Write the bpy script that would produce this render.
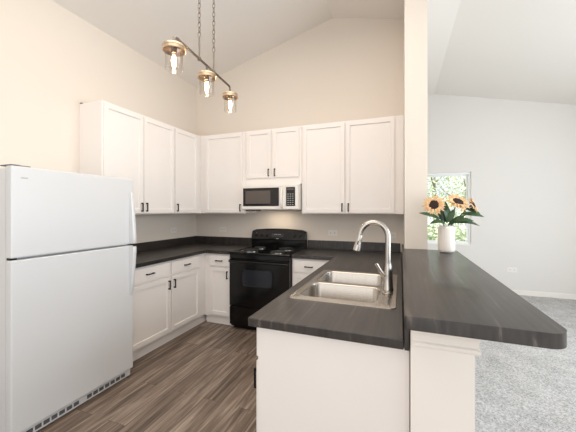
import bpy, bmesh, math, random
from mathutils import Vector, Matrix
for o in list(bpy.data.objects): bpy.data.objects.remove(o)
SC = bpy.context.scene
COL = SC.collection
PI = math.pi
random.seed(7)

# ------------------------------------------------------------ camera
F = 298.9
cam_d = bpy.data.cameras.new('camera'); cam = bpy.data.objects.new('camera', cam_d); COL.objects.link(cam)
cam.location = (2.908, -3.754, 1.412); cam.rotation_euler = (PI/2, 0, 0.361)
cam_d.sensor_width = 36; cam_d.lens = F/576*36; cam_d.shift_y = -5.73/576
cam_d.clip_start = 0.02; cam_d.clip_end = 300
SC.camera = cam
# ------------------------------------------------------------ world, lights, exposure
w = bpy.data.worlds.new('world'); SC.world = w; w.use_nodes = True
bg = w.node_tree.nodes['Background']; bg.inputs[0].default_value = (0.93, 0.96, 1.0, 1); bg.inputs[1].default_value = 1.25

def area(name, loc, target, sx, sy, power, col):
    l = bpy.data.lights.new(name, 'AREA'); l.shape = 'RECTANGLE'; l.size = sx; l.size_y = sy
    l.energy = power; l.color = col
    o = bpy.data.objects.new(name, l); COL.objects.link(o); o.location = loc
    o.rotation_euler = (Vector(target)-Vector(loc)).to_track_quat('-Z', 'Y').to_euler()
    return o
area('rear_warm_fill', (2.2, -6.4, 2.0), (1.8, 0, 1.4), 4.0, 2.6, 24, (1.0, 0.92, 0.83))  # added warm fill from behind the camera, warms the kitchen
area('daylight_right', (6.3, -1.6, 1.7), (0, -1.2, 1.4), 4.0, 2.0, 125, (0.82, 0.92, 1.0))
area('overhead_fill', (2.0, -2.5, 3.45), (1.9, -2.2, 0), 2.2, 2.6, 42, (1.0, 0.90, 0.80))  # added soft fill from above, no fixture hangs here
sun_d = bpy.data.lights.new('sun', 'SUN'); sun_d.energy = 7.0; sun_d.angle = 0.02; sun_d.color = (1, .97, .9)
sun = bpy.data.objects.new('sun', sun_d); COL.objects.link(sun); sun.rotation_euler = (math.radians(42), 0, math.radians(-45))
SC.view_settings.view_transform = 'Standard'; SC.view_settings.look = 'None'
SC.view_settings.gamma = 1; SC.view_settings.use_curve_mapping = False
SC.view_settings.exposure = -0.02

# ------------------------------------------------------------ materials
def srgb(r, g, b):
    f = lambda c: (c/255/12.92) if c/255 <= .04045 else ((c/255+.055)/1.055)**2.4
    return (f(r), f(g), f(b), 1)
def mat(name, col, rough=.5, metal=0, spec=.5, noise=None, bump=None, coat=0):
    m = bpy.data.materials.new(name); m.use_nodes = True; nt = m.node_tree
    b = nt.nodes['Principled BSDF']; b.inputs['Base Color'].default_value = col
    b.inputs['Roughness'].default_value = rough; b.inputs['Metallic'].default_value = metal
    b.inputs['Specular IOR Level'].default_value = spec; b.inputs['Coat Weight'].default_value = coat
    tc = nt.nodes.new('ShaderNodeTexCoord')
    if noise:   # (scale vec, amount)
        mp = nt.nodes.new('ShaderNodeMapping'); mp.inputs['Scale'].default_value = noise[0]
        n = nt.nodes.new('ShaderNodeTexNoise'); n.inputs['Scale'].default_value = 1; n.inputs['Detail'].default_value = 4
        nt.links.new(tc.outputs['Object'], mp.inputs[0]); nt.links.new(mp.outputs[0], n.inputs['Vector'])
        mr = nt.nodes.new('ShaderNodeMapRange'); mr.inputs[1].default_value = .25; mr.inputs[2].default_value = .75
        mr.inputs[3].default_value = 1-noise[1]; mr.inputs[4].default_value = 1+noise[1]
        nt.links.new(n.outputs[0], mr.inputs[0])
        mx = nt.nodes.new('ShaderNodeVectorMath'); mx.operation = 'SCALE'; mx.inputs[0].default_value = col[:3]
        nt.links.new(mr.outputs[0], mx.inputs['Scale']); nt.links.new(mx.outputs[0], b.inputs['Base Color'])
    if bump:    # (scale, strength, dist)
        n2 = nt.nodes.new('ShaderNodeTexNoise'); n2.inputs['Scale'].default_value = bump[0]; n2.inputs['Detail'].default_value = 3
        nt.links.new(tc.outputs['Object'], n2.inputs['Vector'])
        bp = nt.nodes.new('ShaderNodeBump'); bp.inputs['Strength'].default_value = bump[1]; bp.inputs['Distance'].default_value = bump[2]
        nt.links.new(n2.outputs[0], bp.inputs['Height']); nt.links.new(bp.outputs[0], b.inputs['Normal'])
    return m
M = {}
M['wall'] = mat('wall_paint', srgb(226, 217, 206), .75, bump=(160, .06, .001))
M['wallr'] = mat('wall_paint_cool_lit', srgb(222, 218, 213), .75, bump=(160, .06, .001))  # same wall paint, with the cooler daylight of this room put into its colour
M['ceil'] = mat('ceiling_paint', srgb(233, 229, 224), .85, bump=(120, .1, .001))
M['cab'] = mat('cabinet_paint', srgb(238, 233, 229), .38, noise=((3, 3, 3), .006))
M['trim'] = mat('trim_paint', srgb(236, 230, 223), .4, noise=((3, 3, 3), .006))
M['fridge'] = mat('fridge_enamel', srgb(212, 214, 216), .33, bump=(700, .05, .0004))
M['gasket'] = mat('grey_gasket', srgb(120, 122, 124), .6, noise=((9, 9, 9), .05))
M['slot'] = mat('grille_recess', srgb(86, 88, 92), .7, noise=((9, 9, 9), .05))
M['pull'] = mat('black_pull', srgb(12, 11, 11), .45, spec=.25, noise=((30, 30, 30), .1))
M['range'] = mat('range_enamel', srgb(9, 9, 10), .14, spec=.4, coat=0, noise=((4, 4, 4), .05))
M['rangeg'] = mat('oven_glass', srgb(30, 34, 42), .1, noise=((4, 4, 4), .05))
M['coil'] = mat('coil_element', srgb(20, 20, 20), .55, noise=((30, 30, 30), .1))
M['chrome'] = mat('drip_pan_chrome', srgb(170, 168, 165), .18, 1, noise=((9, 9, 9), .04))
M['steel'] = mat('brushed_steel', srgb(188, 181, 172), .24, 1, noise=((200, 4, 4), .05))
M['nickel'] = mat('brushed_nickel', srgb(190, 184, 177), .24, 1, noise=((60, 60, 4), .05))
M['ring'] = mat('pendant_warm_metal', srgb(214, 194, 168), .3, 1, noise=((40, 40, 40), .05))
M['dnickel'] = mat('pendant_nickel', srgb(128, 120, 112), .35, 1, noise=((40, 40, 40), .05))
M['mww'] = mat('microwave_white', srgb(238, 234, 228), .35, noise=((3, 3, 3), .006))
M['mwb'] = mat('microwave_black', srgb(24, 22, 22), .22, noise=((9, 9, 9), .05))
M['mwg'] = mat('microwave_window_mesh', srgb(92, 84, 78), .25, noise=((400, 400, 400), .3))
M['mark'] = mat('grey_print', srgb(175, 175, 172), .5, noise=((9, 9, 9), .03))
M['vase'] = mat('vase_ceramic', srgb(232, 226, 218), .5, noise=((30, 30, 30), .02))
M['leaf'] = mat('sunflower_leaf', srgb(52, 78, 46), .5, noise=((60, 60, 60), .35))
M['stem'] = mat('sunflower_stem', srgb(80, 104, 58), .6, noise=((60, 60, 60), .2))
M['petal'] = mat('sunflower_petal', srgb(230, 188, 138), .6, noise=((70, 70, 70), .3))
M['seed'] = mat('sunflower_seed', srgb(42, 24, 18), .8, noise=((300, 300, 300), .4), bump=(500, .6, .002))
M['vinyl'] = mat('window_vinyl', srgb(240, 241, 240), .4, noise=((3, 3, 3), .006))
M['bark'] = mat('bark', srgb(150, 136, 120), .9, noise=((20, 20, 4), .3))
M['tree'] = mat('tree_leaves', srgb(204, 214, 184), .6, noise=((2, 2, 2), .35))
M['tree2'] = mat('tree_leaves_dark', srgb(186, 202, 168), .6, noise=((2, 2, 2), .35))
M['lawn'] = mat('lawn', srgb(150, 172, 118), .9, noise=((3, 3, 3), .2))
M['outlet'] = mat('outlet_plastic', srgb(232, 228, 222), .4, noise=((9, 9, 9), .01))
M['oslot'] = mat('outlet_slots', srgb(110, 104, 98), .6, noise=((9, 9, 9), .03))

def carpet():
    m = mat('carpet_pile', srgb(176, 172, 170), .95, spec=.1); nt = m.node_tree; b = nt.nodes['Principled BSDF']
    tc = nt.nodes.new('ShaderNodeTexCoord')
    n = nt.nodes.new('ShaderNodeTexNoise'); n.inputs['Scale'].default_value = 85; n.inputs['Detail'].default_value = 6; n.inputs['Roughness'].default_value = .75
    n2 = nt.nodes.new('ShaderNodeTexNoise'); n2.inputs['Scale'].default_value = 5; n2.inputs['Detail'].default_value = 2
    nt.links.new(tc.outputs['Object'], n.inputs['Vector']); nt.links.new(tc.outputs['Object'], n2.inputs['Vector'])
    ad = nt.nodes.new('ShaderNodeMath'); ad.operation = 'MULTIPLY_ADD'; ad.inputs[1].default_value = .16
    nt.links.new(n2.outputs[0], ad.inputs[0]); nt.links.new(n.outputs[0], ad.inputs[2])
    cr = nt.nodes.new('ShaderNodeValToRGB'); cr.color_ramp.elements[0].position = .38; cr.color_ramp.elements[0].color = srgb(112, 109, 108)
    cr.color_ramp.elements[1].position = .72; cr.color_ramp.elements[1].color = srgb(222, 220, 218)
    nt.links.new(ad.outputs[0], cr.inputs[0]); nt.links.new(cr.outputs[0], b.inputs['Base Color'])
    bp = nt.nodes.new('ShaderNodeBump'); bp.inputs['Strength'].default_value = .8; bp.inputs['Distance'].default_value = .012
    nt.links.new(n.outputs[0], bp.inputs['Height']); nt.links.new(bp.outputs[0], b.inputs['Normal'])
    return m
M['carpet'] = carpet()

def planks():
    m = mat('vinyl_plank', srgb(120, 104, 90), .42); nt = m.node_tree; b = nt.nodes['Principled BSDF']
    tc = nt.nodes.new('ShaderNodeTexCoord'); mp = nt.nodes.new('ShaderNodeMapping'); mp.inputs['Rotation'].default_value = (0, 0, PI/2)
    nt.links.new(tc.outputs['Object'], mp.inputs[0])
    br = nt.nodes.new('ShaderNodeTexBrick'); nt.links.new(mp.outputs[0], br.inputs['Vector'])
    br.offset = .37; br.offset_frequency = 2; br.inputs['Scale'].default_value = 1
    br.inputs['Brick Width'].default_value = 1.15; br.inputs['Row Height'].default_value = .152
    br.inputs['Mortar Size'].default_value = .0012; br.inputs['Mortar Smooth'].default_value = .2; br.inputs['Bias'].default_value = 0
    br.inputs['Color1'].default_value = (0, 0, 0, 1); br.inputs['Color2'].default_value = (1, 1, 1, 1); br.inputs['Mortar'].default_value = (.3, .3, .3, 1)
    # the plank's own random value shifts the grain
    sx = nt.nodes.new('ShaderNodeSeparateColor'); nt.links.new(br.outputs['Color'], sx.inputs[0])
    mp2 = nt.nodes.new('ShaderNodeMapping'); mp2.inputs['Scale'].default_value = (26, 1.6, 1)
    nt.links.new(tc.outputs['Object'], mp2.inputs[0])
    cb = nt.nodes.new('ShaderNodeCombineXYZ'); ml = nt.nodes.new('ShaderNodeMath'); ml.operation = 'MULTIPLY'; ml.inputs[1].default_value = 23
    nt.links.new(sx.outputs[0], ml.inputs[0]); nt.links.new(ml.outputs[0], cb.inputs[1]); nt.links.new(ml.outputs[0], cb.inputs[2])
    nt.links.new(cb.outputs[0], mp2.inputs['Location'])
    n = nt.nodes.new('ShaderNodeTexNoise'); n.inputs['Scale'].default_value = 1; n.inputs['Detail'].default_value = 6; n.inputs['Roughness'].default_value = .62; n.inputs['Distortion'].default_value = .8
    nt.links.new(mp2.outputs[0], n.inputs['Vector'])
    ad = nt.nodes.new('ShaderNodeMath'); ad.operation = 'MULTIPLY_ADD'; ad.inputs[1].default_value = .13
    nt.links.new(sx.outputs[0], ad.inputs[0]); nt.links.new(n.outputs[0], ad.inputs[2])
    cr = nt.nodes.new('ShaderNodeValToRGB'); e = cr.color_ramp.elements
    e[0].position = .36; e[0].color = srgb(70, 58, 50); e[1].position = .80; e[1].color = srgb(176, 160, 145)
    e2 = cr.color_ramp.elements.new(.57); e2.color = srgb(122, 106, 93)
    nt.links.new(ad.outputs[0], cr.inputs[0])
    mx = nt.nodes.new('ShaderNodeMix'); mx.data_type = 'RGBA'; nt.links.new(br.outputs['Fac'], mx.inputs[0])
    nt.links.new(cr.outputs[0], mx.inputs[6]); mx.inputs[7].default_value = srgb(58, 46, 38)
    nt.links.new(mx.outputs[2], b.inputs['Base Color'])
    return m
M['planks'] = planks()

def laminate():
    m = mat('charcoal_laminate', srgb(66, 62, 60), .36, spec=.55, coat=.1); nt = m.node_tree; b = nt.nodes['Principled BSDF']
    tc = nt.nodes.new('ShaderNodeTexCoord'); mp = nt.nodes.new('ShaderNodeMapping'); mp.inputs['Scale'].default_value = (22, 1.6, 5)
    nt.links.new(tc.outputs['Object'], mp.inputs[0])
    n = nt.nodes.new('ShaderNodeTexNoise'); n.inputs['Scale'].default_value = 1; n.inputs['Detail'].default_value = 7; n.inputs['Roughness'].default_value = .6; n.inputs['Distortion'].default_value = 1.0
    nt.links.new(mp.outputs[0], n.inputs['Vector'])
    wv = nt.nodes.new('ShaderNodeTexWave'); wv.inputs['Scale'].default_value = .55; wv.inputs['Distortion'].default_value = 9; wv.inputs['Detail'].default_value = 3; wv.inputs['Detail Scale'].default_value = .7
    nt.links.new(mp.outputs[0], wv.inputs['Vector'])
    ad = nt.nodes.new('ShaderNodeMath'); ad.operation = 'MULTIPLY_ADD'; ad.inputs[1].default_value = .10
    nt.links.new(wv.outputs[0], ad.inputs[0]); nt.links.new(n.outputs[0], ad.inputs[2])
    cr = nt.nodes.new('ShaderNodeValToRGB'); e = cr.color_ramp.elements
    e[0].position = .36; e[0].color = srgb(32, 29, 28); e[1].position = .98; e[1].color = srgb(128, 117, 108)
    e2 = e.new(.66); e2.color = srgb(54, 49, 46)
    nt.links.new(ad.outputs[0], cr.inputs[0]); nt.links.new(cr.outputs[0], b.inputs['Base Color'])
    return m
M['lam'] = laminate()

def glass(name, tint=(1, 1, 1, 1), gloss=.12):
    m = bpy.data.materials.new(name); m.use_nodes = True; nt = m.node_tree; nt.nodes.clear()
    out = nt.nodes.new('ShaderNodeOutputMaterial'); t = nt.nodes.new('ShaderNodeBsdfTransparent'); t.inputs[0].default_value = tint
    g = nt.nodes.new('ShaderNodeBsdfGlossy'); g.inputs['Roughness'].default_value = .03
    lw = nt.nodes.new('ShaderNodeLayerWeight'); lw.inputs[0].default_value = .5
    mx = nt.nodes.new('ShaderNodeMixShader'); pw = nt.nodes.new('ShaderNodeMath'); pw.operation = 'POWER'; pw.inputs[1].default_value = 3; ml = nt.nodes.new('ShaderNodeMath'); ml.operation = 'MULTIPLY_ADD'; ml.inputs[1].default_value = .55; ml.inputs[2].default_value = gloss*.2
    nt.links.new(lw.outputs['Facing'], pw.inputs[0]); nt.links.new(pw.outputs[0], ml.inputs[0]); nt.links.new(ml.outputs[0], mx.inputs[0])
    nt.links.new(t.outputs[0], mx.inputs[1]); nt.links.new(g.outputs[0], mx.inputs[2]); nt.links.new(mx.outputs[0], out.inputs[0])
    return m
M['glass'] = glass('window_glass', (.97, .98, .98, 1), .1)
M['jar'] = glass('jar_glass', (.985, .98, .97, 1), .18)
def emis(name, col, s):
    m = bpy.data.materials.new(name); m.use_nodes = True; nt = m.node_tree; nt.nodes.clear()
    out = nt.nodes.new('ShaderNodeOutputMaterial'); e = nt.nodes.new('ShaderNodeEmission'); e.inputs[0].default_value = col; e.inputs[1].default_value = s
    nt.links.new(e.outputs[0], out.inputs[0]); return m
M['bulb'] = emis('lit_filament', (1, .66, .36, 1), 150)
M['bulbg'] = glass('bulb_glass', (1, .95, .86, 1), .12)

# ------------------------------------------------------------ helpers
def new_bm(): return bmesh.new()
def bx(bm, x0, x1, y0, y1, z0, z1, bev=0):
    t = bmesh.new()
    vs = [t.verts.new((x, y, z)) for x in (x0, x1) for y in (y0, y1) for z in (z0, z1)]
    for f in ((0, 1, 3, 2), (4, 6, 7, 5), (0, 4, 5, 1), (2, 3, 7, 6), (0, 2, 6, 4), (1, 5, 7, 3)): t.faces.new([vs[i] for i in f])
    if bev: bmesh.ops.bevel(t, geom=list(t.edges), offset=bev, segments=2, affect='EDGES', profile=.6)
    merge(bm, t)
def merge(bm, t):
    me = bpy.data.meshes.new('tmp'); t.to_mesh(me); t.free(); bm.from_mesh(me); bpy.data.meshes.remove(me)
def lathe(bm, prof, n=24, c=(0, 0, 0), mtx=None):   # prof: (r,z) list
    t = bmesh.new(); rings = []
    for r, z in prof:
        if r < 1e-6: rings.append([t.verts.new((0, 0, z))])
        else: rings.append([t.verts.new((r*math.cos(2*PI*i/n), r*math.sin(2*PI*i/n), z)) for i in range(n)])
    for a, b in zip(rings, rings[1:]):
        for i in range(n):
            j = (i+1) % n
            if len(a) == 1 and len(b) == 1: continue
            if len(a) == 1: t.faces.new((a[0], b[i], b[j]))
            elif len(b) == 1: t.faces.new((a[i], b[0], a[j]))
            else: t.faces.new((a[i], b[i], b[j], a[j]))
    if mtx is not None: t.transform(mtx)
    t.transform(Matrix.Translation(c)); merge(bm, t)
def tube(bm, pts, r, n=12, closed=False, caps=True):
    pts = [Vector(p) for p in pts]; t = bmesh.new(); N = len(pts); rings = []
    rs = r if isinstance(r, (list, tuple)) else [r]*N
    up = None
    for i, p in enumerate(pts):
        a = pts[(i-1) % N] if (closed or i > 0) else p; b = pts[(i+1) % N] if (closed or i < N-1) else p
        d = (b-a).normalized()
        if up is None:
            up = Vector((0, 0, 1)) if abs(d.z) < .9 else Vector((1, 0, 0))
        s = d.cross(up); 
        if s.length < 1e-4: s = d.orthogonal()
        s.normalize(); up = s.cross(d).normalized()
        rings.append([t.verts.new(p+(s*math.cos(2*PI*k/n)+up*math.sin(2*PI*k/n))*rs[i]) for k in range(n)])
    R = list(zip(rings, rings[1:])); 
    if closed: R.append((rings[-1], rings[0]))
    for a, b in R:
        for k in range(n): t.faces.new((a[k], a[(k+1) % n], b[(k+1) % n], b[k]))
    if caps and not closed: t.faces.new(rings[0][::-1]); t.faces.new(rings[-1])
    merge(bm, t)
def prism(bm, poly, z0, z1, bev=0):   # poly in xy
    t = bmesh.new(); a = [t.verts.new((x, y, z0)) for x, y in poly]; b = [t.verts.new((x, y, z1)) for x, y in poly]; n = len(poly)
    t.faces.new(a[::-1]); t.faces.new(b)
    for i in range(n): t.faces.new((a[i], a[(i+1) % n], b[(i+1) % n], b[i]))
    if bev:
        es = [e for e in t.edges if abs(e.verts[0].co.z-e.verts[1].co.z) < 1e-6]
        bmesh.ops.bevel(t, geom=es, offset=bev, segments=3, affect='EDGES', profile=.5)
    merge(bm, t)
def obj(name, bm, m, parent=None, smooth=None, label=None):
    bmesh.ops.recalc_face_normals(bm, faces=bm.faces)
    me = bpy.data.meshes.new(name); bm.to_mesh(me); bm.free(); me.materials.append(M[m] if isinstance(m, str) else m)
    o = bpy.data.objects.new(name, me); COL.objects.link(o)
    if parent: o.parent = parent
    if smooth is not None:
        for p in me.polygons: p.use_smooth = True
        if smooth > 0:
            md = o.modifiers.new('edge_split', 'EDGE_SPLIT'); md.split_angle = math.radians(smooth)
    if label: o['label'] = label
    return o
def box(name, m, parent, x0, x1, y0, y1, z0, z1, bev=0, label=None):
    bm = new_bm(); bx(bm, x0, x1, y0, y1, z0, z1, bev); return obj(name, bm, m, parent, label=label)
def tag(o, label, cat, group=None):
    o['label'] = label; o['category'] = cat
    if group: o['group'] = group
    return o
def thing(name, label, cat, loc=(0, 0, 0), rz=0, group=None):
    o = bpy.data.objects.new(name, None); COL.objects.link(o); o.location = loc; o.rotation_euler = (0, 0, rz); o.empty_display_size = .1
    return tag(o, label, cat, group)
def struct(name, bm, m, parent=None):
    o = obj(name, bm, m, parent)
    if not parent: o['kind'] = 'structure'
    return o
def dup(root, loc, rz, label, group=None):
    r = root.copy(); COL.objects.link(r); r.location = loc; r.rotation_euler = (0, 0, rz); r['label'] = label
    if group: r['group'] = group
    for ch in list(root.children):
        c = ch.copy(); COL.objects.link(c); c.parent = r
        for g in list(ch.children):
            d = g.copy(); COL.objects.link(d); d.parent = c
    return r

# ------------------------------------------------------------ setting
RX, RZ, SLP = 2.10, 3.855, .2735
def ceil_z(x):
    if x <= RX: return RZ-(RX-x)*SLP
    if x <= 2.94: return RZ-(x-RX)*.245
    if x <= 3.13: return 3.649-(x-2.94)*.68
    if x <= 3.47: return 3.5198
    return RZ-(3.47-RX)*.245-(x-3.47)*.222
YB, YF = 2.25, -6.2      # far wall, rear end of the rooms
XR = 6.4
def profile_wall(xs, zs, holes, y0, y1):
    """wall in the xz plane whose top follows the ceiling; holes (x0,x1,z0,z1)"""
    bm = new_bm(); xs = sorted(xs); zs = sorted(zs)
    def Z(j, x): return ceil_z(x)+.02 if j == len(zs) else zs[j]
    nz = len(zs)
    keep = lambda i, j: not any(h[0] < (xs[i]+xs[i+1])/2 < h[1] and j+1 < nz and h[2] < (zs[j]+zs[j+1])/2 < h[3] for h in holes)
    cells = [(i, j) for i in range(len(xs)-1) for j in range(nz) if keep(i, j)]
    V = {}
    def v(i, j, y):
        k = (i, j, y)
        if k not in V: V[k] = bm.verts.new((xs[i], y, Z(j, xs[i])))
        return V[k]
    S = set(cells)
    for i, j in cells:
        for y in (y0, y1): bm.faces.new((v(i, j, y), v(i+1, j, y), v(i+1, j+1, y), v(i, j+1, y)))
        for (di, dj, a, b) in ((-1, 0, (i, j), (i, j+1)), (1, 0, (i+1, j), (i+1, j+1)), (0, -1, (i, j), (i+1, j)), (0, 1, (i, j+1), (i+1, j+1))):
            if (i+di, j+dj) not in S: bm.faces.new((v(*a, y0), v(*b, y0), v(*b, y1), v(*a, y1)))
    return bm
WX0, WX1, WZ0, WZ1 = 3.30, 4.055, .80, 2.085
bm = new_bm(); bx(bm, 0, 3.04, YF, 0, -.06, 0); struct('floor', bm, 'planks')
bm = new_bm(); bx(bm, 3.04, XR, YF, YB, -.06, .006); struct('floor_carpet', bm, 'carpet')
struct('wall_back', profile_wall([0, RX, 2.94], [0], [], 0, .12), 'wall')
struct('wall_far', profile_wall([2.94, 3.13, WX0, 3.47, WX1, XR], [0, WZ0, WZ1], [(WX0, WX1, WZ0, WZ1)], YB, YB+.15), 'wallr')
bm = new_bm(); bx(bm, -.12, 0, YF, .12, 0, ceil_z(0)+.02); struct('wall_left', bm, 'wall')
bm = new_bm(); bx(bm, 2.94, 3.13, -.83, YB, 0, ceil_z(3.13)+.12); struct('wall_partition', bm, 'wall')
bm = new_bm(); bx(bm, XR, XR+.12, YF, -3.4, 0, ceil_z(XR)+.02); bx(bm, XR, XR+.12, .6, YB+.15, 0, ceil_z(XR)+.02)
bx(bm, XR, XR+.12, -3.4, .6, 0, .5); bx(bm, XR, XR+.12, -3.4, .6, 2.6, ceil_z(XR)+.02)
struct('wall_right', bm, 'wall')
# ceiling: one slab, its underside the vault
bm = new_bm(); xs = [-.12, RX, 2.94, 3.13, 3.47, XR+.12]
A = [[bm.verts.new((x, y, ceil_z(x)+dz)) for x in xs] for y, dz in ((YF, 0), (YB+.15, 0), (YF, .12), (YB+.15, .12))]
for i in range(5):
    for a, b in ((0, 1), (2, 3), (0, 2), (1, 3)): bm.faces.new((A[a][i], A[a][i+1], A[b][i+1], A[b][i]))
for i in (0, 5): bm.faces.new((A[0][i], A[1][i], A[3][i], A[2][i]))
struct('ceiling', bm, 'ceil')
# half wall under the bar
HW0, HW1, HY0, HY1 = 2.942, 3.147, -2.565, -.832
bm = new_bm(); bx(bm, HW0, HW1, HY0, HY1, 0, 1.018); struct('wall_half', bm, 'trim')
bm = new_bm()   # cove trim under the bar top, flaring outwards to the top
def cove(bm, y_in, y_out_dir): pass
prof = [(.0, .918), (.012, .918), (.015, .923), (.015, .934), (.009, .939), (.011, .960), (.020, .985), (.031, .998), (.036, 1.004), (.036, 1.018), (.0, 1.018)]
path = [((HW0+.004, HY0), (0, -1)), ((HW1, HY0), (1, -1)), ((HW1, HY1), (1, 0))]
rings = [[bm.verts.new((p[0]+d[0]*o, p[1]+d[1]*o, z)) for o, z in prof] for p, d in path]
for a, b in zip(rings, rings[1:]):
    for k in range(len(prof)): bm.faces.new((a[k], a[(k+1) % len(prof)], b[(k+1) % len(prof)], b[k]))
bm.faces.new(rings[0]); bm.faces.new(rings[-1]); struct('trim_1', bm, 'trim')
# baseboards
def bb(name, x0, x1, y0, y1):
    bm = new_bm(); bx(bm, x0, x1, y0, y1, .006, .085, .003)
    struct(name, bm, 'trim')
bb('baseboard_far', 3.13, XR, YB-.014, YB); bb('baseboard_partition', 3.13, 3.144, HY1+.002, YB-.014)

# window in the far wall: double hung, 3 x 2 panes per sash
win = bpy.data.objects.new('window_1', None); COL.objects.link(win); win.location = (WX0, YB, WZ0); win['kind'] = 'structure'
W, H = WX1-WX0, WZ1-WZ0
bm = new_bm(); f = .035
for a in ((0, f, 0, H), (W-f, W, 0, H), (f, W-f, 0, f), (f, W-f, H-f, H)): bx(bm, a[0], a[1], .03, .11, a[2], a[3])
obj('window_frame', bm, 'vinyl', win)
for k, (z0, z1, y) in enumerate(((f, H/2+.012, .045), (H/2-.012, H-f, .075))):
    bm = new_bm(); s = .028
    for a in ((f, f+s, z0, z1), (W-f-s, W-f, z0, z1), (f+s, W-f-s, z0, z0+s), (f+s, W-f-s, z1-s, z1)): bx(bm, a[0], a[1], y, y+.026, a[2], a[3])
    for c in (1, 2):
        xx = f+s+(W-2*f-2*s)*c/3; bx(bm, xx-.008, xx+.008, y+.009, y+.017, z0+s, z1-s)
    zz = (z0+z1)/2; bx(bm, f+s, W-f-s, y+.009, y+.017, zz-.008, zz+.008)
    sh = obj('sash', bm, 'vinyl', win)
    box('pane', 'glass', sh, f+s, W-f-s, y+.012, y+.0135, z0+s, z1-s)
box('window_sill', 'trim', win, -.0, W, .0, .03, -.0, .018)

# outlets on the walls
def outlet(name, label, loc, rz, w=.115, h=.072):
    t = thing(name, label, 'outlet', loc, rz)
    box('plate', 'outlet', t, -w/2, w/2, -.006, -.0005, -h/2, h/2, .002)
    for s in (-1, 1):
        o = box('socket', 'outlet', t, s*w*.22-.017, s*w*.22+.017, -.009, -.006, -.014, .014, .001)
        bm = new_bm()
        for q in (-.006, .006): bx(bm, s*w*.22-.007, s*w*.22+.003, -.0105, -.009, q-.0016, q+.0016)
        bx(bm, s*w*.22+.007, s*w*.22+.011, -.0105, -.009, -.002, .002)
        obj('slot', bm, 'oslot', o)
    return t
outlet('wall_outlet', 'sideways outlet on the left wall above the dark backsplash', (0, -.486, 1.140), PI/2)
outlet('wall_outlet', 'sideways outlet on the back wall between the corner and the stove', (.475, 0, 1.135), 0)
outlet('wall_outlet', 'sideways outlet on the back wall just right of the stove', (2.10, 0, 1.125), 0)
outlet('wall_outlet', 'sideways outlet behind the faucet under the far right cabinet end', (2.80, 0, 1.115), 0)
outlet('wall_outlet', 'small low outlet on the far white wall above the carpet', (4.65, YB, .415), 0, .135, .08)

# ------------------------------------------------------------ cabinets
def pull(parent, x, z, y, vertical=True, L=.095):
    bm = new_bm(); r = .0055; h = L/2; d = .026
    if vertical:
        bx(bm, x-r, x+r, y-d, y-d+.009, z-h, z+h, .002)
        for s in (-1, 1): bx(bm, x-r, x+r, y-d+.008, y, z+s*(h-.007)-.006, z+s*(h-.007)+.006)
    else:
        bx(bm, x-h, x+h, y-d, y-d+.009, z-r, z+r, .002)
        for s in (-1, 1): bx(bm, x+s*(h-.007)-.006, x+s*(h-.007)+.006, y-d+.008, y, z-r, z+r)
    return obj('handle', bm, 'pull', parent)
def shaker(name, parent, x0, x1, z0, z1, yf, st=.058, m='cab', t=.019):
    """a framed door whose front is at y = yf - t"""
    b = bmesh.new()
    vs = [b.verts.new((x, y, z)) for x in (x0, x1) for y in (yf-t, yf-.0008) for z in (z0, z1)]
    fs = [b.faces.new([vs[i] for i in f]) for f in ((0, 1, 3, 2), (4, 6, 7, 5), (0, 4, 5, 1), (2, 3, 7, 6), (0, 2, 6, 4), (1, 5, 7, 3))]
    bmesh.ops.recalc_face_normals(b, faces=b.faces)
    front = fs[2]
    bmesh.ops.inset_region(b, faces=[front], thickness=.0025, depth=.0)
    bmesh.ops.inset_region(b, faces=[front], thickness=st, depth=0)
    bmesh.ops.inset_region(b, faces=[front], thickness=.005, depth=-.011)
    return obj(name, b, m, parent)
def slab(name, parent, x0, x1, z0, z1, yf, t=.019):
    bm = new_bm(); bx(bm, x0, x1, yf-t, yf-.0008, z0, z1, .003); return obj(name, bm, 'cab', parent)

CTOP = .8785
UB, UT = 1.370, 2.438
def upper(label, loc, rz, w, doors, d=.305, z0=UB, z1=UT, lo=.012):
    """doors: (x0,x1,handle side -1/1/0)"""
    t = thing('wall_cabinet', label, 'cabinet', (loc[0], loc[1], z0), rz, 'white wall cabinets')
    H = z1-z0
    bm = new_bm(); bx(bm, .0005, w-.0005, -d, -.001, 0, H, .0012)
    obj('body', bm, 'cab', t)
    for x0, x1, hs in doors:
        dr = shaker('door', t, x0, x1, lo, H-.018, -d)
        if hs: pull(dr, (x1-.028) if hs > 0 else (x0+.028), lo+.063, -d-.019)
    return t
# left wall run (local x = +Y)
upper('white two-door wall cabinet on the left wall, nearest the fridge', (0, -1.765), PI/2, .942, [(.012, .466, 1), (.474, .934, -1)])
upper('white single-door wall cabinet on the left wall, in the corner', (0, -.823), PI/2, .822, [(.008, .44, -1)])
upper('white single-door wall cabinet on the back wall, left of the microwave', (.3065, 0), 0, .7035, [(.095, .672, 1)])
upper('short white two-door wall cabinet directly above the microwave', (1.011, 0), 0, .774, [(.03, .371, 1), (.399, .742, -1)], z0=1.734, lo=.088)
upper('wide white two-door wall cabinet at the right end of the back wall', (1.786, 0), 0, 1.152, [(.022, .520, 1), (.535, 1.058, -1)])
# the small dark clip on top of the left cabinet end
tag(box('cabinet_clip', 'pull', None, .004, .03, -1.762, -1.735, UT+.001, UT+.012, .002), 'small dark clip on top of the left cabinet end by the wall', 'clip')

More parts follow.
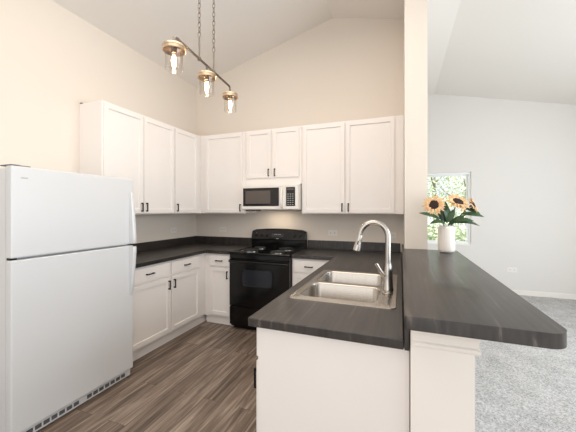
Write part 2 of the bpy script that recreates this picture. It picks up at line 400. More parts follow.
def base(label, loc, rz, w, fronts, d=.60, hollow=False):
    """fronts: (kind,x0,x1,z0,z1,handle)"""
    t = thing('base_cabinet', label, 'cabinet', (loc[0], loc[1], 0), rz, 'white base cabinets')
    bm = new_bm()
    if hollow:   # open under the sink bowls
        bx(bm, .0005, .02, -d, -.001, .1, CTOP); bx(bm, w-.02, w-.0005, -d, -.001, .1, CTOP); bx(bm, .02, w-.02, -d, -d+.02, .1, CTOP)
        bx(bm, .02, w-.02, -.012, -.001, .1, CTOP); bx(bm, .02, w-.02, -d+.02, -.012, .1, .118)
        bmesh.ops.remove_doubles(bm, verts=bm.verts, dist=.00001)
    else: bx(bm, .0005, w-.0005, -d, -.001, .1, CTOP, .0012)
    obj('body', bm, 'cab', t)
    bm = new_bm(); bx(bm, .0005, w-.0005, -d+.028, -d+.048, .001, .0995); obj('toe_kick', bm, 'cab', t)
    for k, x0, x1, z0, z1, h in fronts:
        if k == 'drawer':
            o = slab('drawer', t, x0, x1, z0, z1, -d); 
            if h: pull(o, (x0+x1)/2, (z0+z1)/2, -d-.019, False)
        else:
            o = shaker('door', t, x0, x1, z0, z1, -d)
            if h: pull(o, (x1-.028) if h > 0 else (x0+.028), z1-.08-(.02 if hollow else 0), -d-.019)
    return t
DR = (.727, .860); DO = (.125, .705)
base('white two-door two-drawer base cabinet along the left wall beside the fridge', (0, -1.80), PI/2, 1.065,
     [('drawer', .012, .576, *DR, 1), ('drawer', .600, 1.078-.01, *DR, 1), ('door', .012, .576, *DO, 1), ('door', .600, 1.068, *DO, -1)])
base('plain white corner base cabinet section where the two counters meet', (0, -.734), PI/2, .733, [])
base('narrow white base cabinet with one drawer and door left of the stove', (.602, 0), 0, .390, [('drawer', .075, .365, *DR, 1), ('door', .075, .365, *DO, 1)])
base('white base cabinet with drawer between the stove and the sink peninsula', (1.768, 0), 0, .510, [('drawer', .02, .38, *DR, 1), ('door', .02, .38, *DO, 0)])
PX = 2.291  # front face of the peninsula cabinets is at x = PX
base('white peninsula base cabinet under the sink facing the kitchen floor', (PX+.649, -.625), -PI/2, 1.885,
     [('door', .1, .5, *DO, 1), ('drawer', .1, .5, *DR, 1), ('drawer', .54, 1.36, *DR, 0), ('door', .54, .945, *DO, 1), ('door', .955, 1.36, *DO, -1), ('drawer', 1.40, 1.865, *DR, 1), ('door', 1.40, 1.865, *DO, 1)], d=.649, hollow=True)

# ------------------------------------------------------------ counters
def grid_slab(xs, ys, keep, z0, z1, bev=.004):
    b = bmesh.new(); V = {}
    def v(i, j, z):
        if (i, j, z) not in V: V[(i, j, z)] = b.verts.new((xs[i], ys[j], z))
        return V[(i, j, z)]
    C = {(i, j) for i in range(len(xs)-1) for j in range(len(ys)-1) if keep((xs[i]+xs[i+1])/2, (ys[j]+ys[j+1])/2)}
    for i, j in C:
        for z in (z0, z1): b.faces.new((v(i, j, z), v(i+1, j, z), v(i+1, j+1, z), v(i, j+1, z)))
        for di, dj, p, q in ((-1, 0, (i, j), (i, j+1)), (1, 0, (i+1, j), (i+1, j+1)), (0, -1, (i, j), (i+1, j)), (0, 1, (i, j+1), (i+1, j+1))):
            if (i+di, j+dj) not in C: b.faces.new((v(*p, z0), v(*q, z0), v(*q, z1), v(*p, z1)))
    bmesh.ops.recalc_face_normals(b, faces=b.faces)
    return b
CZ0, CZ = .8795, .919
def counter(name, label, bm, pieces):
    t = thing(name, label, 'countertop', (0, 0, 0))
    o = obj('slab', bm, 'lam', t); md = o.modifiers.new('bevel', 'BEVEL'); md.width = .004; md.segments = 2; md.limit_method = 'ANGLE'
    for p in pieces: box('backsplash', 'lam', t, *p, .002)
    return t
counter('countertop', 'dark L-shaped countertop running from the fridge around the corner to the stove',
        grid_slab([.002, .635, 0.990], [-1.84, -.635, -.002], lambda x, y: x < .635 or y > -.635, CZ0, CZ),
        [(.002, .02, -1.84, -.002, CZ+.0005, CZ+.106), (.0205, .990, -.02, -.002, CZ+.0005, CZ+.106)])
SX0, SX1, SY0, SY1 = 2.312, 2.888, -2.182, -1.325
PY = -2.535
counter('countertop', 'dark L-shaped peninsula countertop holding the sink, right of the stove',
        grid_slab([1.770, 2.25, SX0+.02, SX1-.02, 2.918], [PY, SY0+.02, SY1-.02, -.635, -.002],
                  lambda x, y: (x > 2.25 or y > -.635) and not (SX0+.02 < x < SX1-.02 and SY0+.02 < y < SY1-.02), CZ0, CZ),
        [(1.770, 2.9, -.02, -.002, CZ+.0005, CZ+.106), (2.9205, 2.938, PY, -.02, CZ0, 1.018)])
# raised bar
bt = thing('bar_top', 'raised dark breakfast bar top with rounded front corner on the half wall', 'countertop', (0, 0, 0))
R = .06; bxl, bxr, byn, byf = 2.919, 3.361, -2.70, -.8335
poly = [(bxl, byf), (bxl, byn+.006), (bxl+.006, byn)]
poly += [(bxr-R+R*math.sin(a), byn+R-R*math.cos(a)) for a in [i*PI/2/14 for i in range(15)]] + [(bxr, byf)]
bm = new_bm(); prism(bm, poly[::-1], 1.0195, 1.064, .004); obj('slab', bm, 'lam', bt, smooth=30)

# ------------------------------------------------------------ sink
def rrect(x0, x1, y0, y1, r, n=6):
    out = []
    for cx_, cy_, a0 in ((x1-r, y1-r, 0), (x0+r, y1-r, PI/2), (x0+r, y0+r, PI), (x1-r, y0+r, 3*PI/2)):
        for i in range(n+1): a = a0+PI/2*i/n; out.append((cx_+r*math.cos(a), cy_+r*math.sin(a)))
    return out
def loft(bm, loops):  # loops: list of lists of 3d points, equal length
    rs = [[bm.verts.new(p) for p in l] for l in loops]; n = len(rs[0])
    for a, b in zip(rs, rs[1:]):
        for i in range(n): bm.faces.new((a[i], a[(i+1) % n], b[(i+1) % n], b[i]))
    return rs
sk = thing('kitchen_sink', 'stainless steel double bowl drop-in sink in the peninsula counter', 'sink', (0, 0, CZ))
BX0, BX1 = 2.35, 2.795
bowls = [(BX0, BX1, -2.125, -1.785), (BX0, BX1, -1.745, -1.385)]
# rim plate with two openings: rim outer ring + deck built as strips around bowl outlines
b = bmesh.new()
def ring3(poly, z): return [(x, y, z) for x, y in poly]
# outer rim skirt and flat top with holes using triangle fill
def fill_with_holes(bm, outer, holes, z):
    es = []
    for lp in [outer]+holes:
        vs = [bm.verts.new((x, y, z)) for x, y in lp]
        for i in range(len(vs)): es.append(bm.edges.new((vs[i], vs[(i+1) % len(vs)])))
    bmesh.ops.triangle_fill(bm, edges=es, use_beauty=True)
out = rrect(SX0+.006, SX1-.006, SY0+.006, SY1-.006, .03)
fill_with_holes(b, out, [rrect(a0+.0, a1, c0, c1, .06) for a0, a1, c0, c1 in bowls], .005)
loft(b, [ring3(out, .005), ring3(rrect(SX0+.002, SX1-.002, SY0+.002, SY1-.002, .032), .004), ring3(rrect(SX0, SX1, SY0, SY1, .034), .0006)])
bmesh.ops.remove_doubles(b, verts=b.verts, dist=.0002)
obj('rim', b, 'steel', sk, smooth=25)
for a0, a1, c0, c1 in bowls:
    b = bmesh.new(); L = []
    for off, z, r in ((0, .005, .06), (.004, .002, .058), (.007, -.006, .056), (.014, -.15, .055), (.024, -.172, .05), (.045, -.182, .04)):
        L.append(ring3(rrect(a0+off, a1-off, c0+off, c1-off, r), z))
    rs = loft(b, L); b.faces.new(rs[-1]); obj('bowl', b, 'steel', sk, smooth=50)
    bm = new_bm(); lathe(bm, [(0, .001), (.03, .001), (.042, .004), (.045, .001), (.045, -.002), (0, -.002)], 24, ((a0+a1)/2, (c0+c1)/2, -.179))
    obj('drain', bm, 'nickel', sk, smooth=40)
# ------------------------------------------------------------ faucet
FX, FY, FZ = 2.835, -1.845, CZ+.0056
ft = thing('kitchen_faucet', 'brushed nickel gooseneck pull-down faucet standing at the sink', 'faucet', (FX, FY, FZ), 0)
bm = new_bm(); prism(bm, rrect(-.03, .03, -.09, .09, .028), 0, .005, .0015); obj('deck_plate', bm, 'nickel', ft, smooth=30)
bm = new_bm(); lathe(bm, [(0, .005), (.032, .005), (.032, .012), (.029, .018), (.027, .09), (.0245, .13), (.022, .15), (.020, .165), (.020, .17), (0, .17)], 28)
obj('body', bm, 'nickel', ft, smooth=35)
bm = new_bm(); pts = [(0, 0, .16), (0, 0, .25), (0, 0, .32)]; rad = .083
for i in range(1, 17):
    a = PI*i/16*.93; pts.append((-rad+rad*math.cos(a), 0, .325+rad*math.sin(a)*1.06))
lx, _, lz = pts[-1]; pts += [(lx-.004, 0, lz-.02)]
tube(bm, pts, .0165, 18); obj('spout', bm, 'nickel', ft, smooth=50)
bm = new_bm(); d = Vector((-.22, 0, -1)).normalized()
rot = d.to_track_quat('Z', 'Y').to_matrix().to_4x4()
lathe(bm, [(0, 0), (.0165, 0), (.0175, .004), (.0175, .03), (.019, .045), (.0235, .088), (.024, .097), (.021, .1), (0, .1)], 24, (lx-.002, 0, lz-.012), rot)
hd = obj('spray_head', bm, 'nickel', ft, smooth=40)
bm = new_bm(); bx(bm, -.006, .006, -.003, .003, .035, .06, .002); bm.transform(Matrix.Translation((lx-.002, -.0195, lz-.012)) @ rot)
obj('button', bm, 'pull', hd)
bm = new_bm(); tube(bm, [(-.01, -.004, .085), (-.028, -.010, .098), (-.042, -.014, .118), (-.058, -.02, .148), (-.066, -.022, .162)], [.016, .015, .0115, .0105, .011], 14)
obj('lever', bm, 'nickel', ft, smooth=50)

# ------------------------------------------------------------ refrigerator (local: front faces +x after rz)
fr = thing('refrigerator', 'white top-freezer refrigerator standing at the left wall', 'refrigerator', (.03, -2.694, 0), PI/2)
FW, FD, FH = .853, .69, 1.676   # width along +y, body depth, height
bm = new_bm(); bx(bm, 0.004, FW-.004, -FD, 0, .03, FH-.012, .006); obj('body', bm, 'fridge', fr)
yd = -FD-.008
def fdoor(name, z0, z1):
    bm = new_bm(); bx(bm, 0, FW, yd-.052, yd, z0, z1, .009); return obj(name, bm, 'fridge', fr)
fz = fdoor('freezer_door', 1.128, FH); fd = fdoor('fridge_door', .078, 1.116)
bm = new_bm(); bx(bm, .012, FW-.012, yd, -FD, .11, 1.106); bx(bm, .012, FW-.012, yd, -FD, 1.138, FH-.02); obj('gasket', bm, 'gasket', fr)
def fhandle(parent, zs):   # list of (z, projection, halfwidth) from top to bottom
    bm = bmesh.new(); yb = yd-.052; xc = FW-.024; L = []
    for z, pr_, hw in zs:
        L.append([(xc-hw, yb, z), (xc-hw, yb-pr_*.85, z), (xc-hw*.5, yb-pr_, z), (xc+hw*.5, yb-pr_, z), (xc+hw, yb-pr_*.85, z), (xc+hw, yb, z)])
    rs = loft(bm, L); bm.faces.new(rs[0]); bm.faces.new(rs[-1]); obj('handle', bm, 'fridge', parent, smooth=50)
fhandle(fz, [(1.565, .006, .012), (1.55, .014, .014), (1.45, .028, .016), (1.3, .042, .017), (1.18, .05, .018), (1.14, .05, .018), (1.134, .046, .017)])
fhandle(fd, [(1.108, .046, .017), (1.1, .05, .018), (1.06, .05, .018), (.95, .04, .017), (.82, .026, .016), (.72, .012, .014), (.70, .005, .012)])
bm = new_bm()
bx(bm, .01, FW-.01, yd-.03, -FD,   .016, .070, .004); gr = obj('grille', bm, 'fridge', fr)
box('middle_hinge', 'pull', fr, .004, .04, yd-.03, yd-.004, 1.1165, 1.1275)
for i in range(16):
    if i == 8: continue
    box('vent_slot', 'slot', gr, .04+i*.0475, .04+i*.0475+.036, yd-.0315, yd-.029, .030, .056)
bm = new_bm(); bx(bm, .005, .05, yd-.045, -FD+.06, FH+.001, FH+.008, .002); bx(bm, .012, .11, yd-.035, yd-.01, FH+.001, FH+.007, .002)
obj('hinge_cover', bm, 'gasket', fr)
bm = new_bm(); bx(bm, .05, .085, yd-.0535, yd-.052, FH-.073, FH-.066, .0005); obj('badge', bm, 'mark', fz, label='small silver badge')
for xx in (.06, FW-.06):
    for yy in (-.06, -FD+.06):
        bm = new_bm(); lathe(bm, [(0, 0.001), (.02, 0.001), (.02, .03), (0, .03)], 12, (xx, yy, 0)); obj('foot', bm, 'gasket', fr, smooth=40)

# ------------------------------------------------------------ range
RXL, RWd = .9935, .773
rg = thing('stove', 'black freestanding electric coil stove between the base cabinets', 'stove', (RXL, 0, 0), 0)
bm = new_bm(); bx(bm, .003, RWd-.003, -.63, -.03, .03, .895, .004); obj('body', bm, 'range', rg)
bm = new_bm(); bx(bm, 0, RWd, -.675, -.095, .897, .918, .007); ct = obj('cooktop', bm, 'range', rg)
for (x, y, r) in ((.2, -.50, .098), (.565, -.52, .075), (.2, -.235, .075), (.565, -.235, .098)):
    bm = new_bm(); lathe(bm, [(r*.25, .001), (r*.9, .002), (r*1.12, .0075), (r*1.2, .006), (r*1.2, .0005)], 32, (x, y, .918))
    dp = obj('drip_pan', bm, 'chrome', ct, smooth=40)
    bm = new_bm(); pts = [(x+(r*.2+r*.82*k/72)*math.cos(k*PI/9), y+(r*.2+r*.82*k/72)*math.sin(k*PI/9), .931) for k in range(73)]
    tube(bm, pts, .0048, 6); obj('coil_burner', bm, 'coil', dp, smooth=50)
# backguard, arched top
bm = new_bm(); b = bmesh.new(); N = 16; L = []
for i in range(N+1):
    u = i/N; x = RWd*u; zt = 1.145+.022*math.sin(PI*u)**.7
    if i in (0, N): zt -= .012
    L.append([(x, -.03, .897), (x, -.03, zt), (x, -.062, zt-.002), (x, -.078, zt-.016), (x, -.105, 1.025), (x, -.092, 1.013), (x, -.092, .918), (x, -.092, .897)])
rs = loft(b, L); b.faces.new(rs[0]); b.faces.new(rs[-1]); bgd = obj('backguard', b, 'range', rg, smooth=30)
tilt = math.atan2(.027, .105)
def on_panel(x, z):  # a frame on the tilted control face
    u = (z-1.025)/.1; return Matrix.Translation((x, -.105+.027*u*.9, z)) @ Matrix.Rotation(PI/2-tilt, 4, 'X')
for x in (.07, .15, .225, .62, .70):
    bm = new_bm(); lathe(bm, [(0, .0), (.021, .0), (.021, .006), (.017, .009), (.0155, .022), (0, .023)], 20)
    bx(bm, -.003, .003, -.017, .017, .018, .027, .001)
    bm.transform(on_panel(x, 1.078)); obj('knob', bm, 'range', bgd, smooth=40)
    bm = new_bm(); bx(bm, -.002, .002, .023, .028, .0, .0012); bm.transform(on_panel(x, 1.078)); obj('marking', bm, 'mark', bgd)
bm = new_bm(); bx(bm, -.085, .085, -.024, .028, -.001, .004, .001); bm.transform(on_panel(.386, 1.078)); ds = obj('display', bm, 'rangeg', bgd)
bm = new_bm()
for i in range(4): bx(bm, -.045+i*.024, -.033+i*.024, .008, .014, .0042, .005)
bm.transform(on_panel(.386, 1.078)); obj('marking', bm, 'mark', ds)
bm = new_bm(); bx(bm, -.018, .018, -.003, .003, 0.0, .002); bm.transform(on_panel(.386, 1.037)); obj('badge', bm, 'mark', bgd, label='small silver badge')
# oven door, window, handle, drawer
bm = new_bm(); bx(bm, .006, RWd-.006, -.672, -.631, .284, .84, .006); od = obj('oven_door', bm, 'range', rg)
bm = new_bm(); bx(bm, .006, RWd-.006, -.665, -.631, .843, .894, .004); obj('vent_rail', bm, 'range', rg)
def rr_xz(x0, x1, z0, z1, r, y): return [(x, y, z) for x, z in rrect(x0, x1, z0, z1, r)]
b = bmesh.new()
rs = loft(b, [rr_xz(.165, .575, .515, .742, .05, -.6722), rr_xz(.168, .572, .518, .739, .048, -.678), rr_xz(.18, .56, .53, .727, .04, -.678), rr_xz(.185, .555, .535, .722, .038, -.6735)])
obj('window_surround', b, 'range', od, smooth=30)
b = bmesh.new(); b.faces.new([b.verts.new(p) for p in rr_xz(.184, .556, .534, .723, .038, -.6732)])
e = bmesh.ops.extrude_face_region(b, geom=list(b.faces)); bmesh.ops.translate(b, verts=[v for v in e['geom'] if isinstance(v, bmesh.types.BMVert)], vec=(0, .001, 0))
obj('oven_window', b, 'rangeg', od)
bm = new_bm(); tube(bm, [(.02, -.69, .815), (.03, -.712, .815), (.06, -.716, .815), (RWd-.06, -.716, .815), (RWd-.03, -.712, .815), (RWd-.02, -.69, .815)], .014, 12)
bx(bm, .012, .036, -.70, -.672, .80, .83, .003); bx(bm, RWd-.036, RWd-.012, -.70, -.672, .80, .83, .003)
obj('handle', bm, 'range', od, smooth=50)
bm = new_bm(); bx(bm, .006, RWd-.006, -.668, -.631, .06, .276, .005); bx(bm, .08, RWd-.08, -.678, -.667, .244, .262, .004); obj('storage_drawer', bm, 'range', rg)
bm = new_bm(); bx(bm, .03, RWd-.03, -.6, -.05, .001, .03); obj('base_plinth', bm, 'range', rg)

# ------------------------------------------------------------ microwave
mw = thing('microwave', 'white over-the-range microwave hanging above the stove', 'microwave', (1.0125, 0, 1.418), 0)
MW, MH = .762, .312
bm = new_bm(); bx(bm, 0, MW, -.365, -.001, 0, MH, .003); obj('body', bm, 'mww', mw)
bm = new_bm(); bx(bm, .002, .595, -.4, -.3655, .008, MH-.03, .006); md_ = obj('door', bm, 'mww', mw)
bm = new_bm(); bx(bm, .02, .512, -.4035, -.4, .045, MH-.040, .002); fr_ = obj('door_frame', bm, 'mwb', md_, label='black window border')
bm = new_bm(); bx(bm, .055, .40, -.405, -.4035, .075, MH-.075, .0006); obj('mesh_window', bm, 'mwg', fr_)
b = bmesh.new(); L = []
for z, p in ((.02, .008), (.035, .03), (.08, .04), (.15, .044), (.21, .04), (.25, .03), (.268, .008)):
    L.append([(.543, -.4, z), (.543, -.4-p, z), (.548, -.4-p-.004, z), (.562, -.4-p-.004, z), (.567, -.4-p, z), (.567, -.4, z)])
rs = loft(b, L); b.faces.new(rs[0]); b.faces.new(rs[-1]); obj('handle', b, 'mww', md_, smooth=40)
bm = new_bm(); bx(bm, .5965, MW-.002, -.4, -.3655, .008, MH-.03, .006); cp = obj('control_panel', bm, 'mww', mw)
bm = new_bm(); bx(bm, .605, .72, -.4035, -.4, .045, MH-.040, .002); kp = obj('keypad', bm, 'mwb', cp, label='black keypad panel')
box('keypad_display', 'mwg', kp, .62, .705, -.4045, -.4035, MH-.075, MH-.055)
bm = new_bm()
for r in range(6):
    for c in range(3): bx(bm, .621+c*.03, .641+c*.03, -.4045, -.4035, .06+r*.025, .067+r*.025)
obj('keypad_buttons', bm, 'mark', kp)
bm = new_bm(); bx(bm, .002, MW-.002, -.392, -.3655, MH-.028, MH-.002, .003)
for i in range(24): bx(bm, .03+i*.03, .052+i*.03, -.3935, -.3915, MH-.02, MH-.011)
obj('top_vent', bm, 'mww', mw)
bm = new_bm(); bx(bm, .03, .17, -.35, -.2, -.014, -.0005, .002); obj('grease_filter', bm, 'mwb', mw)
bm = new_bm(); bx(bm, .3, .7, -.35, -.1, -.006, -.0005, .002); obj('bottom_plate', bm, 'gasket', mw)

ml_ = bpy.data.lights.new('cooktop_lamp', 'AREA'); ml_.shape = 'RECTANGLE'; ml_.size = .3; ml_.size_y = .12; ml_.energy = 1.1; ml_.color = (1, .82, .62)
mo = bpy.data.objects.new('cooktop_lamp', ml_); COL.objects.link(mo); mo.location = (1.39, -.2, 1.408)
# ------------------------------------------------------------ pendant
P1 = Vector((1.585, -2.262, 2.50)); P3 = Vector((1.50, -1.47, 2.50)); ax = (P3-P1); LEN = ax.length
pd = thing('pendant_light', 'three-light linear pendant with clear glass jars on a nickel bar', 'pendant light', (P1+P3)/2, math.atan2(ax.y, ax.x))
h = LEN/2   # local x runs along the bar, the bar itself at local z=0
bm = new_bm(); tube(bm, [(-h, 0, -.055), (-h, 0, -.03), (-h+.006, 0, -.01), (-h+.022, 0, 0), (h-.022, 0, 0), (h-.006, 0, -.01), (h, 0, -.03), (h, 0, -.055)], .009, 12)
tube(bm, [(0, 0, 0), (0, 0, -.055)], .0075, 12)
for s in (-1, 1):
    lathe(bm, [(0, -.014), (.012, -.012), (.014, 0), (.012, .012), (0, .014)], 12, (s*.105, 0, 0))
obj('bar', bm, 'dnickel', pd, smooth=50)
for s in (-.105, .105):
    bm = new_bm(); tube(bm, [(s, 0, .012), (s, 0, .155)], .0055, 10); obj('stem', bm, 'dnickel', pd, smooth=50)
    wx = (Matrix.Rotation(pd.rotation_euler[2], 3, 'Z') @ Vector((s, 0, 0)) + pd.location).x
    top = ceil_z(wx)-2.5-.03
    bm = new_bm(); z = .16; k = 0; lk = .042
    while z < top:
        pl = []
        for i in range(10):
            a = 2*PI*i/10; q = (.0105*math.cos(a), (lk*.5)*math.sin(a)+lk*.35)
            pl.append((s+q[0], 0, z+q[1]) if k % 2 else (s, q[0], z+q[1]))
        tube(bm, pl, .003, 5, closed=True); z += lk*.82; k += 1
    obj('chain', bm, 'dnickel', pd, smooth=60)
    bm = new_bm(); lathe(bm, [(0, -.03), (.05, -.026), (.06, -.01), (.06, .012), (0, .012)], 24, (s, 0, top+.03-.008)); obj('canopy', bm, 'dnickel', pd, smooth=40)
for x in (-h, 0, h):
    bm = new_bm(); lathe(bm, [(0, -.05), (.02, -.05), (.024, -.056), (.039, -.060), (.039, -.066), (.02, -.068), (.018, -.076), (.018, -.11), (0, -.11)], 24, (x, 0, 0))
    sc = obj('socket', bm, 'dnickel', pd, smooth=35)
    bm = new_bm(); lathe(bm, [(.040, -.058), (.060, -.060), (.067, -.066), (.069, -.070), (.069, -.076), (.0655, -.078), (.0655, -.088), (.069, -.090), (.069, -.097), (.066, -.099), (.064, -.097), (.064, -.070), (.040, -.064), (.040, -.058)], 32, (x, 0, 0))
    obj('cap_ring', bm, 'ring', sc, smooth=35)
    bm = new_bm(); lathe(bm, [(.056, -.068), (.06, -.095), (.058, -.106), (.054, -.112), (.054, -.212), (.052, -.217), (.045, -.219), (.045, -.217), (.0505, -.213), (.052, -.207), (.052, -.113), (.056, -.105), (.058, -.095), (.054, -.068)], 32, (x, 0, 0))
    obj('glass_shade', bm, 'jar', pd, smooth=45)
    bm = new_bm(); lathe(bm, [(.013, -.11), (.014, -.122), (.028, -.155), (.03, -.175), (.025, -.195), (.012, -.208), (0, -.211)], 20, (x, 0, 0))
    bl = obj('bulb', bm, 'bulbg', pd, smooth=60)
    bm = new_bm()
    for k in range(5):
        a = 2*PI*k/5; tube(bm, [(x+.006*math.cos(a), .006*math.sin(a), -.125), (x+.012*math.cos(a), .012*math.sin(a), -.16), (x+.006*math.cos(a), .006*math.sin(a), -.195)], .0022, 6)
    obj('filament', bm, 'bulb', bl)

# ------------------------------------------------------------ vase and sunflowers
VX, VY, VZ = 3.262, -.965, 1.0645
vs = thing('vase', 'white ribbed ceramic vase standing at the far end of the bar', 'vase', (VX, VY, VZ), 0)
b = bmesh.new(); prof = [(0, 0.001), (.046, .0005), (.056, .006), (.061, .018), (.0635, .04), (.0635, .19), (.061, .205), (.053, .216), (.046, .22), (.042, .218), (.046, .205), (.05, .19), (.052, .03), (0, .015)]
n = 72; rings = []
for k, (r, z) in enumerate(prof):
    if r == 0: rings.append([b.verts.new((0, 0, z))]); continue
    fl = .0014 if 2 < k < 7 else 0
    rings.append([b.verts.new(((r+fl*math.cos(24*2*PI*i/n))*math.cos(2*PI*i/n), (r+fl*math.cos(24*2*PI*i/n))*math.sin(2*PI*i/n), z)) for i in range(n)])
for a, c in zip(rings, rings[1:]):
    for i in range(n):
        j = (i+1) % n
        if len(a) == 1: b.faces.new((a[0], c[i], c[j]))
        elif len(c) == 1: b.faces.new((a[i], c[0], a[j]))
        else: b.faces.new((a[i], c[i], c[j], a[j]))
obj('body', b, 'vase', vs, smooth=50)
RT = Vector((math.cos(.361), math.sin(.361), 0)); TO = Vector((math.sin(.361), -math.cos(.361), 0))  # sideways / toward the kitchen's front
def leaf(bm, base, tip, width, droop=.02, up=(TO*.75+Vector((0, 0, .65))), n=6, fold=.18):
    base = Vector(base); tip = Vector(tip); d = tip-base; s = d.normalized().cross(up)
    if s.length < .1: s = d.normalized().cross(Vector((0, 1, 0)))
    s.normalize(); nn = s.cross(d.normalized()); L = []
    for i in range(n+1):
        u = i/n; wd = width*math.sin(PI*min(1, u*.93+.04))**.8*(1-.25*u) if i < n else .0008
        c = base+d*u+nn*(droop*math.sin(PI*u)); L.append((c-s*wd/2+nn*fold*wd/2, c, c+s*wd/2+nn*fold*wd/2))
    vs_ = [[bm.verts.new(p) for p in l] for l in L]; vb = [[bm.verts.new(p-nn*.0012) for p in l] for l in L]
    for a, c, A_, C_ in zip(vs_, vs_[1:], vb, vb[1:]):
        for k in range(2): bm.faces.new((a[k], a[k+1], c[k+1], c[k])); bm.faces.new((A_[k], C_[k], C_[k+1], A_[k+1]))
def sunflower(label, head, face, R0, leaves, neck):
    """head: offset (right, toward, up) from the vase base; face: same frame"""
    fr3 = lambda v: RT*v[0]+TO*v[1]+Vector((0, 0, v[2]))
    hp = fr3(head); fd = fr3(face).normalized()
    t = thing('sunflower', label, 'flower', (VX, VY, VZ), 0, 'sunflowers in the vase')
    st = fr3(neck)
    P = [Vector((st.x*.6, st.y*.6, .03)), Vector((st.x, st.y, .20))]
    mid = (P[1]+hp)/2+Vector((0, 0, .01)); P += [mid*.6+P[1]*.4, hp-fd*.045+Vector((0, 0, -.008)), hp-fd*.006]
    bm = new_bm(); tube(bm, P, [.0045, .0045, .0042, .0045, .008], 8); obj('stem', bm, 'stem', t, smooth=60)
    q = fd.to_track_quat('Z', 'Y').to_matrix().to_4x4(); q = Matrix.Translation(hp) @ q
    bm = new_bm(); lathe(bm, [(0, -.012), (R0*.33, -.01), (R0*.47, 0), (R0*.45, .007), (R0*.28, .012), (0, .009)], 24, (0, 0, 0), q); obj('seed_disc', bm, 'seed', t, smooth=60)
    bm = new_bm(); rnd = random.Random(int(R0*1e4))
    for ringk, (cnt, ln, zo) in enumerate(((19, 1.08, -.002), (17, .92, .004))):
        for k in range(cnt):
            a = 2*PI*(k+.5*ringk)/cnt+rnd.uniform(-.08, .08); l = R0*ln*rnd.uniform(.9, 1.08)
            b0 = Vector((math.cos(a)*R0*.34, math.sin(a)*R0*.34, zo)); b1 = Vector((math.cos(a)*l, math.sin(a)*l, zo+rnd.uniform(-.012, .012)))
            leaf(bm, q @ b0, q @ b1, R0*.23, rnd.uniform(.002, .010), fd, 4, .15)
    obj('petals', bm, 'petal', t, smooth=60)
    bm = new_bm()
    for k in range(12):
        a = 2*PI*k/12; leaf(bm, q @ Vector((math.cos(a)*.008, math.sin(a)*.008, -.011)), q @ Vector((math.cos(a)*R0*.62, math.sin(a)*R0*.62, -.012)), R0*.22, 0, fd, 3)
    obj('sepals', bm, 'leaf', t, smooth=60)
    for lf in leaves:
        bm = new_bm(); leaf(bm, fr3(lf[0]), fr3(lf[1]), lf[2], lf[3] if len(lf) > 3 else .015); obj('leaf', bm, 'leaf', t, smooth=60)
S = .0082   # metres for one photo pixel at the vase
def pp(px, py, dep=0): return ((px-448)*S, dep, (252-py)*S-.002)
sunflower('sunflower leaning left over the vase, head turned to the front left', pp(432.5, 204, .05), (-.45, 1, .25), .084,
          [(pp(440, 218, .03), pp(416, 212, .07), .05, .012), (pp(443, 222, .02), pp(428, 223, .05), .045, .03), (pp(446, 224, .03), pp(429, 221, .09), .035, .02),
           (pp(444, 222, .0), pp(437, 212, .04), .045, .01)], (-.02, .015, 0))
sunflower('tallest middle sunflower in the vase facing upwards and forward', pp(457.5, 201, .03), (.1, 1, 1.1), .095,
          [(pp(447, 222, .02), pp(448, 206, .03), .055, .012), (pp(448, 224, .03), pp(463, 214, .06), .05, .01), (pp(445, 221, .05), pp(452, 211, .07), .05, .008),
           (pp(447, 222, -.01), pp(438, 203, -.02), .05, .01), (pp(447, 222, .03), pp(441, 208, .06), .05, .01), (pp(448, 221, .03), pp(454, 208, .03), .05, .01), (pp(446, 221, .01), pp(447, 200, .0), .055, .01)], (.0, .02, 0))
sunflower('small sunflower on the right of the vase turned sideways', pp(475, 204, .0), (.8, .75, .45), .07,
          [(pp(462, 213, .01), pp(484, 216, .03), .05, .015), (pp(450, 222, .02), pp(478, 225, .05), .045, .035), (pp(450, 221, .03), pp(470, 220, .08), .05, .025),
           (pp(468, 208, .0), pp(483, 214, .0), .055, .01)], (.025, -.01, 0))

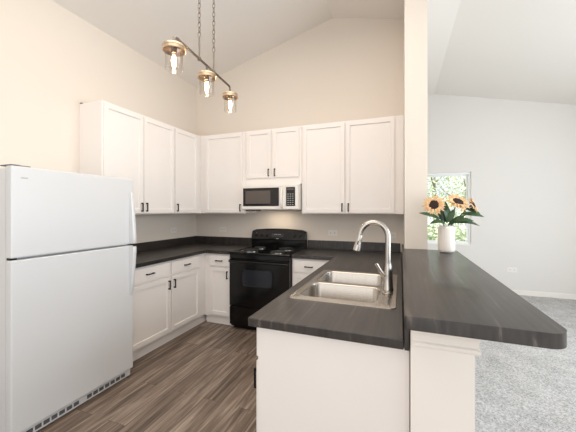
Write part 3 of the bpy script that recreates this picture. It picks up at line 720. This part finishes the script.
# ------------------------------------------------------------ outside the window
bm = new_bm(); bx(bm, -12, 22, YB+.3, 40, -.6, -.5); o = obj('lawn', bm, 'lawn'); o['kind'] = 'structure'
def tree(label, x, y, hgt, rad, m, seed, n=2600, ls=.16):
    r = random.Random(seed); t = thing('tree', label, 'tree', (x, y, -.5), 0, 'trees beyond the window')
    bm = new_bm(); tube(bm, [(0, 0, 0), (.05, 0, hgt*.3), (-.04, .03, hgt*.6), (0, 0, hgt*.9)], [.16, .13, .09, .03], 8)
    for k in range(6):
        a = k*1.1; z = hgt*(.3+.08*k); tube(bm, [(0, 0, z), (rad*.4*math.cos(a), rad*.4*math.sin(a), z+.3*hgt*.4), (rad*.8*math.cos(a), rad*.8*math.sin(a), z+.25*hgt)], [.06, .04, .015], 6)
    obj('trunk', bm, 'bark', t, smooth=60)
    b = bmesh.new()
    cl = [(r.uniform(-.6, .6)*rad, r.uniform(-.6, .6)*rad, hgt*r.uniform(.35, .92), rad*r.uniform(.3, .5)) for _ in range(16)]
    for _ in range(n):
        c = r.choice(cl); d = Vector((r.gauss(0, 1), r.gauss(0, 1), r.gauss(0, 1))).normalized()*c[3]*r.uniform(.55, 1.05)
        p = Vector(c[:3])+d; u = Vector((r.gauss(0, 1), r.gauss(0, 1), r.gauss(0, 1))).normalized(); v = u.orthogonal().normalized(); s = ls*r.uniform(.6, 1.2)
        vs_ = [b.verts.new(p+u*s*.5), b.verts.new(p+v*s*.28), b.verts.new(p-u*s*.5), b.verts.new(p-v*s*.28)]; b.faces.new(vs_)
    obj('crown', b, m, t)
tree('light green leafy tree seen in the window nearest the glass', 5.5, 10.4, 3.6, 1.3, 'tree', 3, 2200, .14)
tree('tall pale green tree behind the others in the window', 4.9, 17, 5.2, 2.2, 'tree2', 5, 2200, .2)
tree('rounded green tree at the right of the window view', 9.2, 14.5, 3.8, 2.0, 'tree', 9, 3000, .2)
tree('green tree at the left edge of the window view', 2.8, 13.0, 4.4, 1.3, 'tree2', 12, 2600, .16)
def bush(label, x, y, w_, h_, seed):
    r = random.Random(seed); t = thing('bush', label, 'bush', (x, y, -.5), 0, 'bushes beyond the window')
    b = bmesh.new()
    for _ in range(2600):
        a = r.uniform(0, 2*PI); q = r.uniform(.1, 1)**.5; z = r.random()
        p = Vector((w_*q*math.cos(a)*(1-.4*z*z), .9*q*math.sin(a)*(1-.4*z*z), h_*z)); u = Vector((r.gauss(0, 1), r.gauss(0, 1), r.gauss(0, 1))).normalized(); v = u.orthogonal().normalized(); s_ = .14*r.uniform(.6, 1.2)
        b.faces.new([b.verts.new(p+u*s_*.5), b.verts.new(p+v*s_*.3), b.verts.new(p-u*s_*.5), b.verts.new(p-v*s_*.3)])
    obj('foliage', b, 'tree', t)
    bm = new_bm(); tube(bm, [(0, 0, 0), (0, 0, h_*.5)], .05, 8); obj('stem', bm, 'bark', t)
bush('low green bush on the lawn at the left of the window view', 4.0, 7.2, 1.3, 1.5, 21)
bush('low green bush on the lawn at the right of the window view', 6.9, 7.4, 1.3, 1.45, 22)
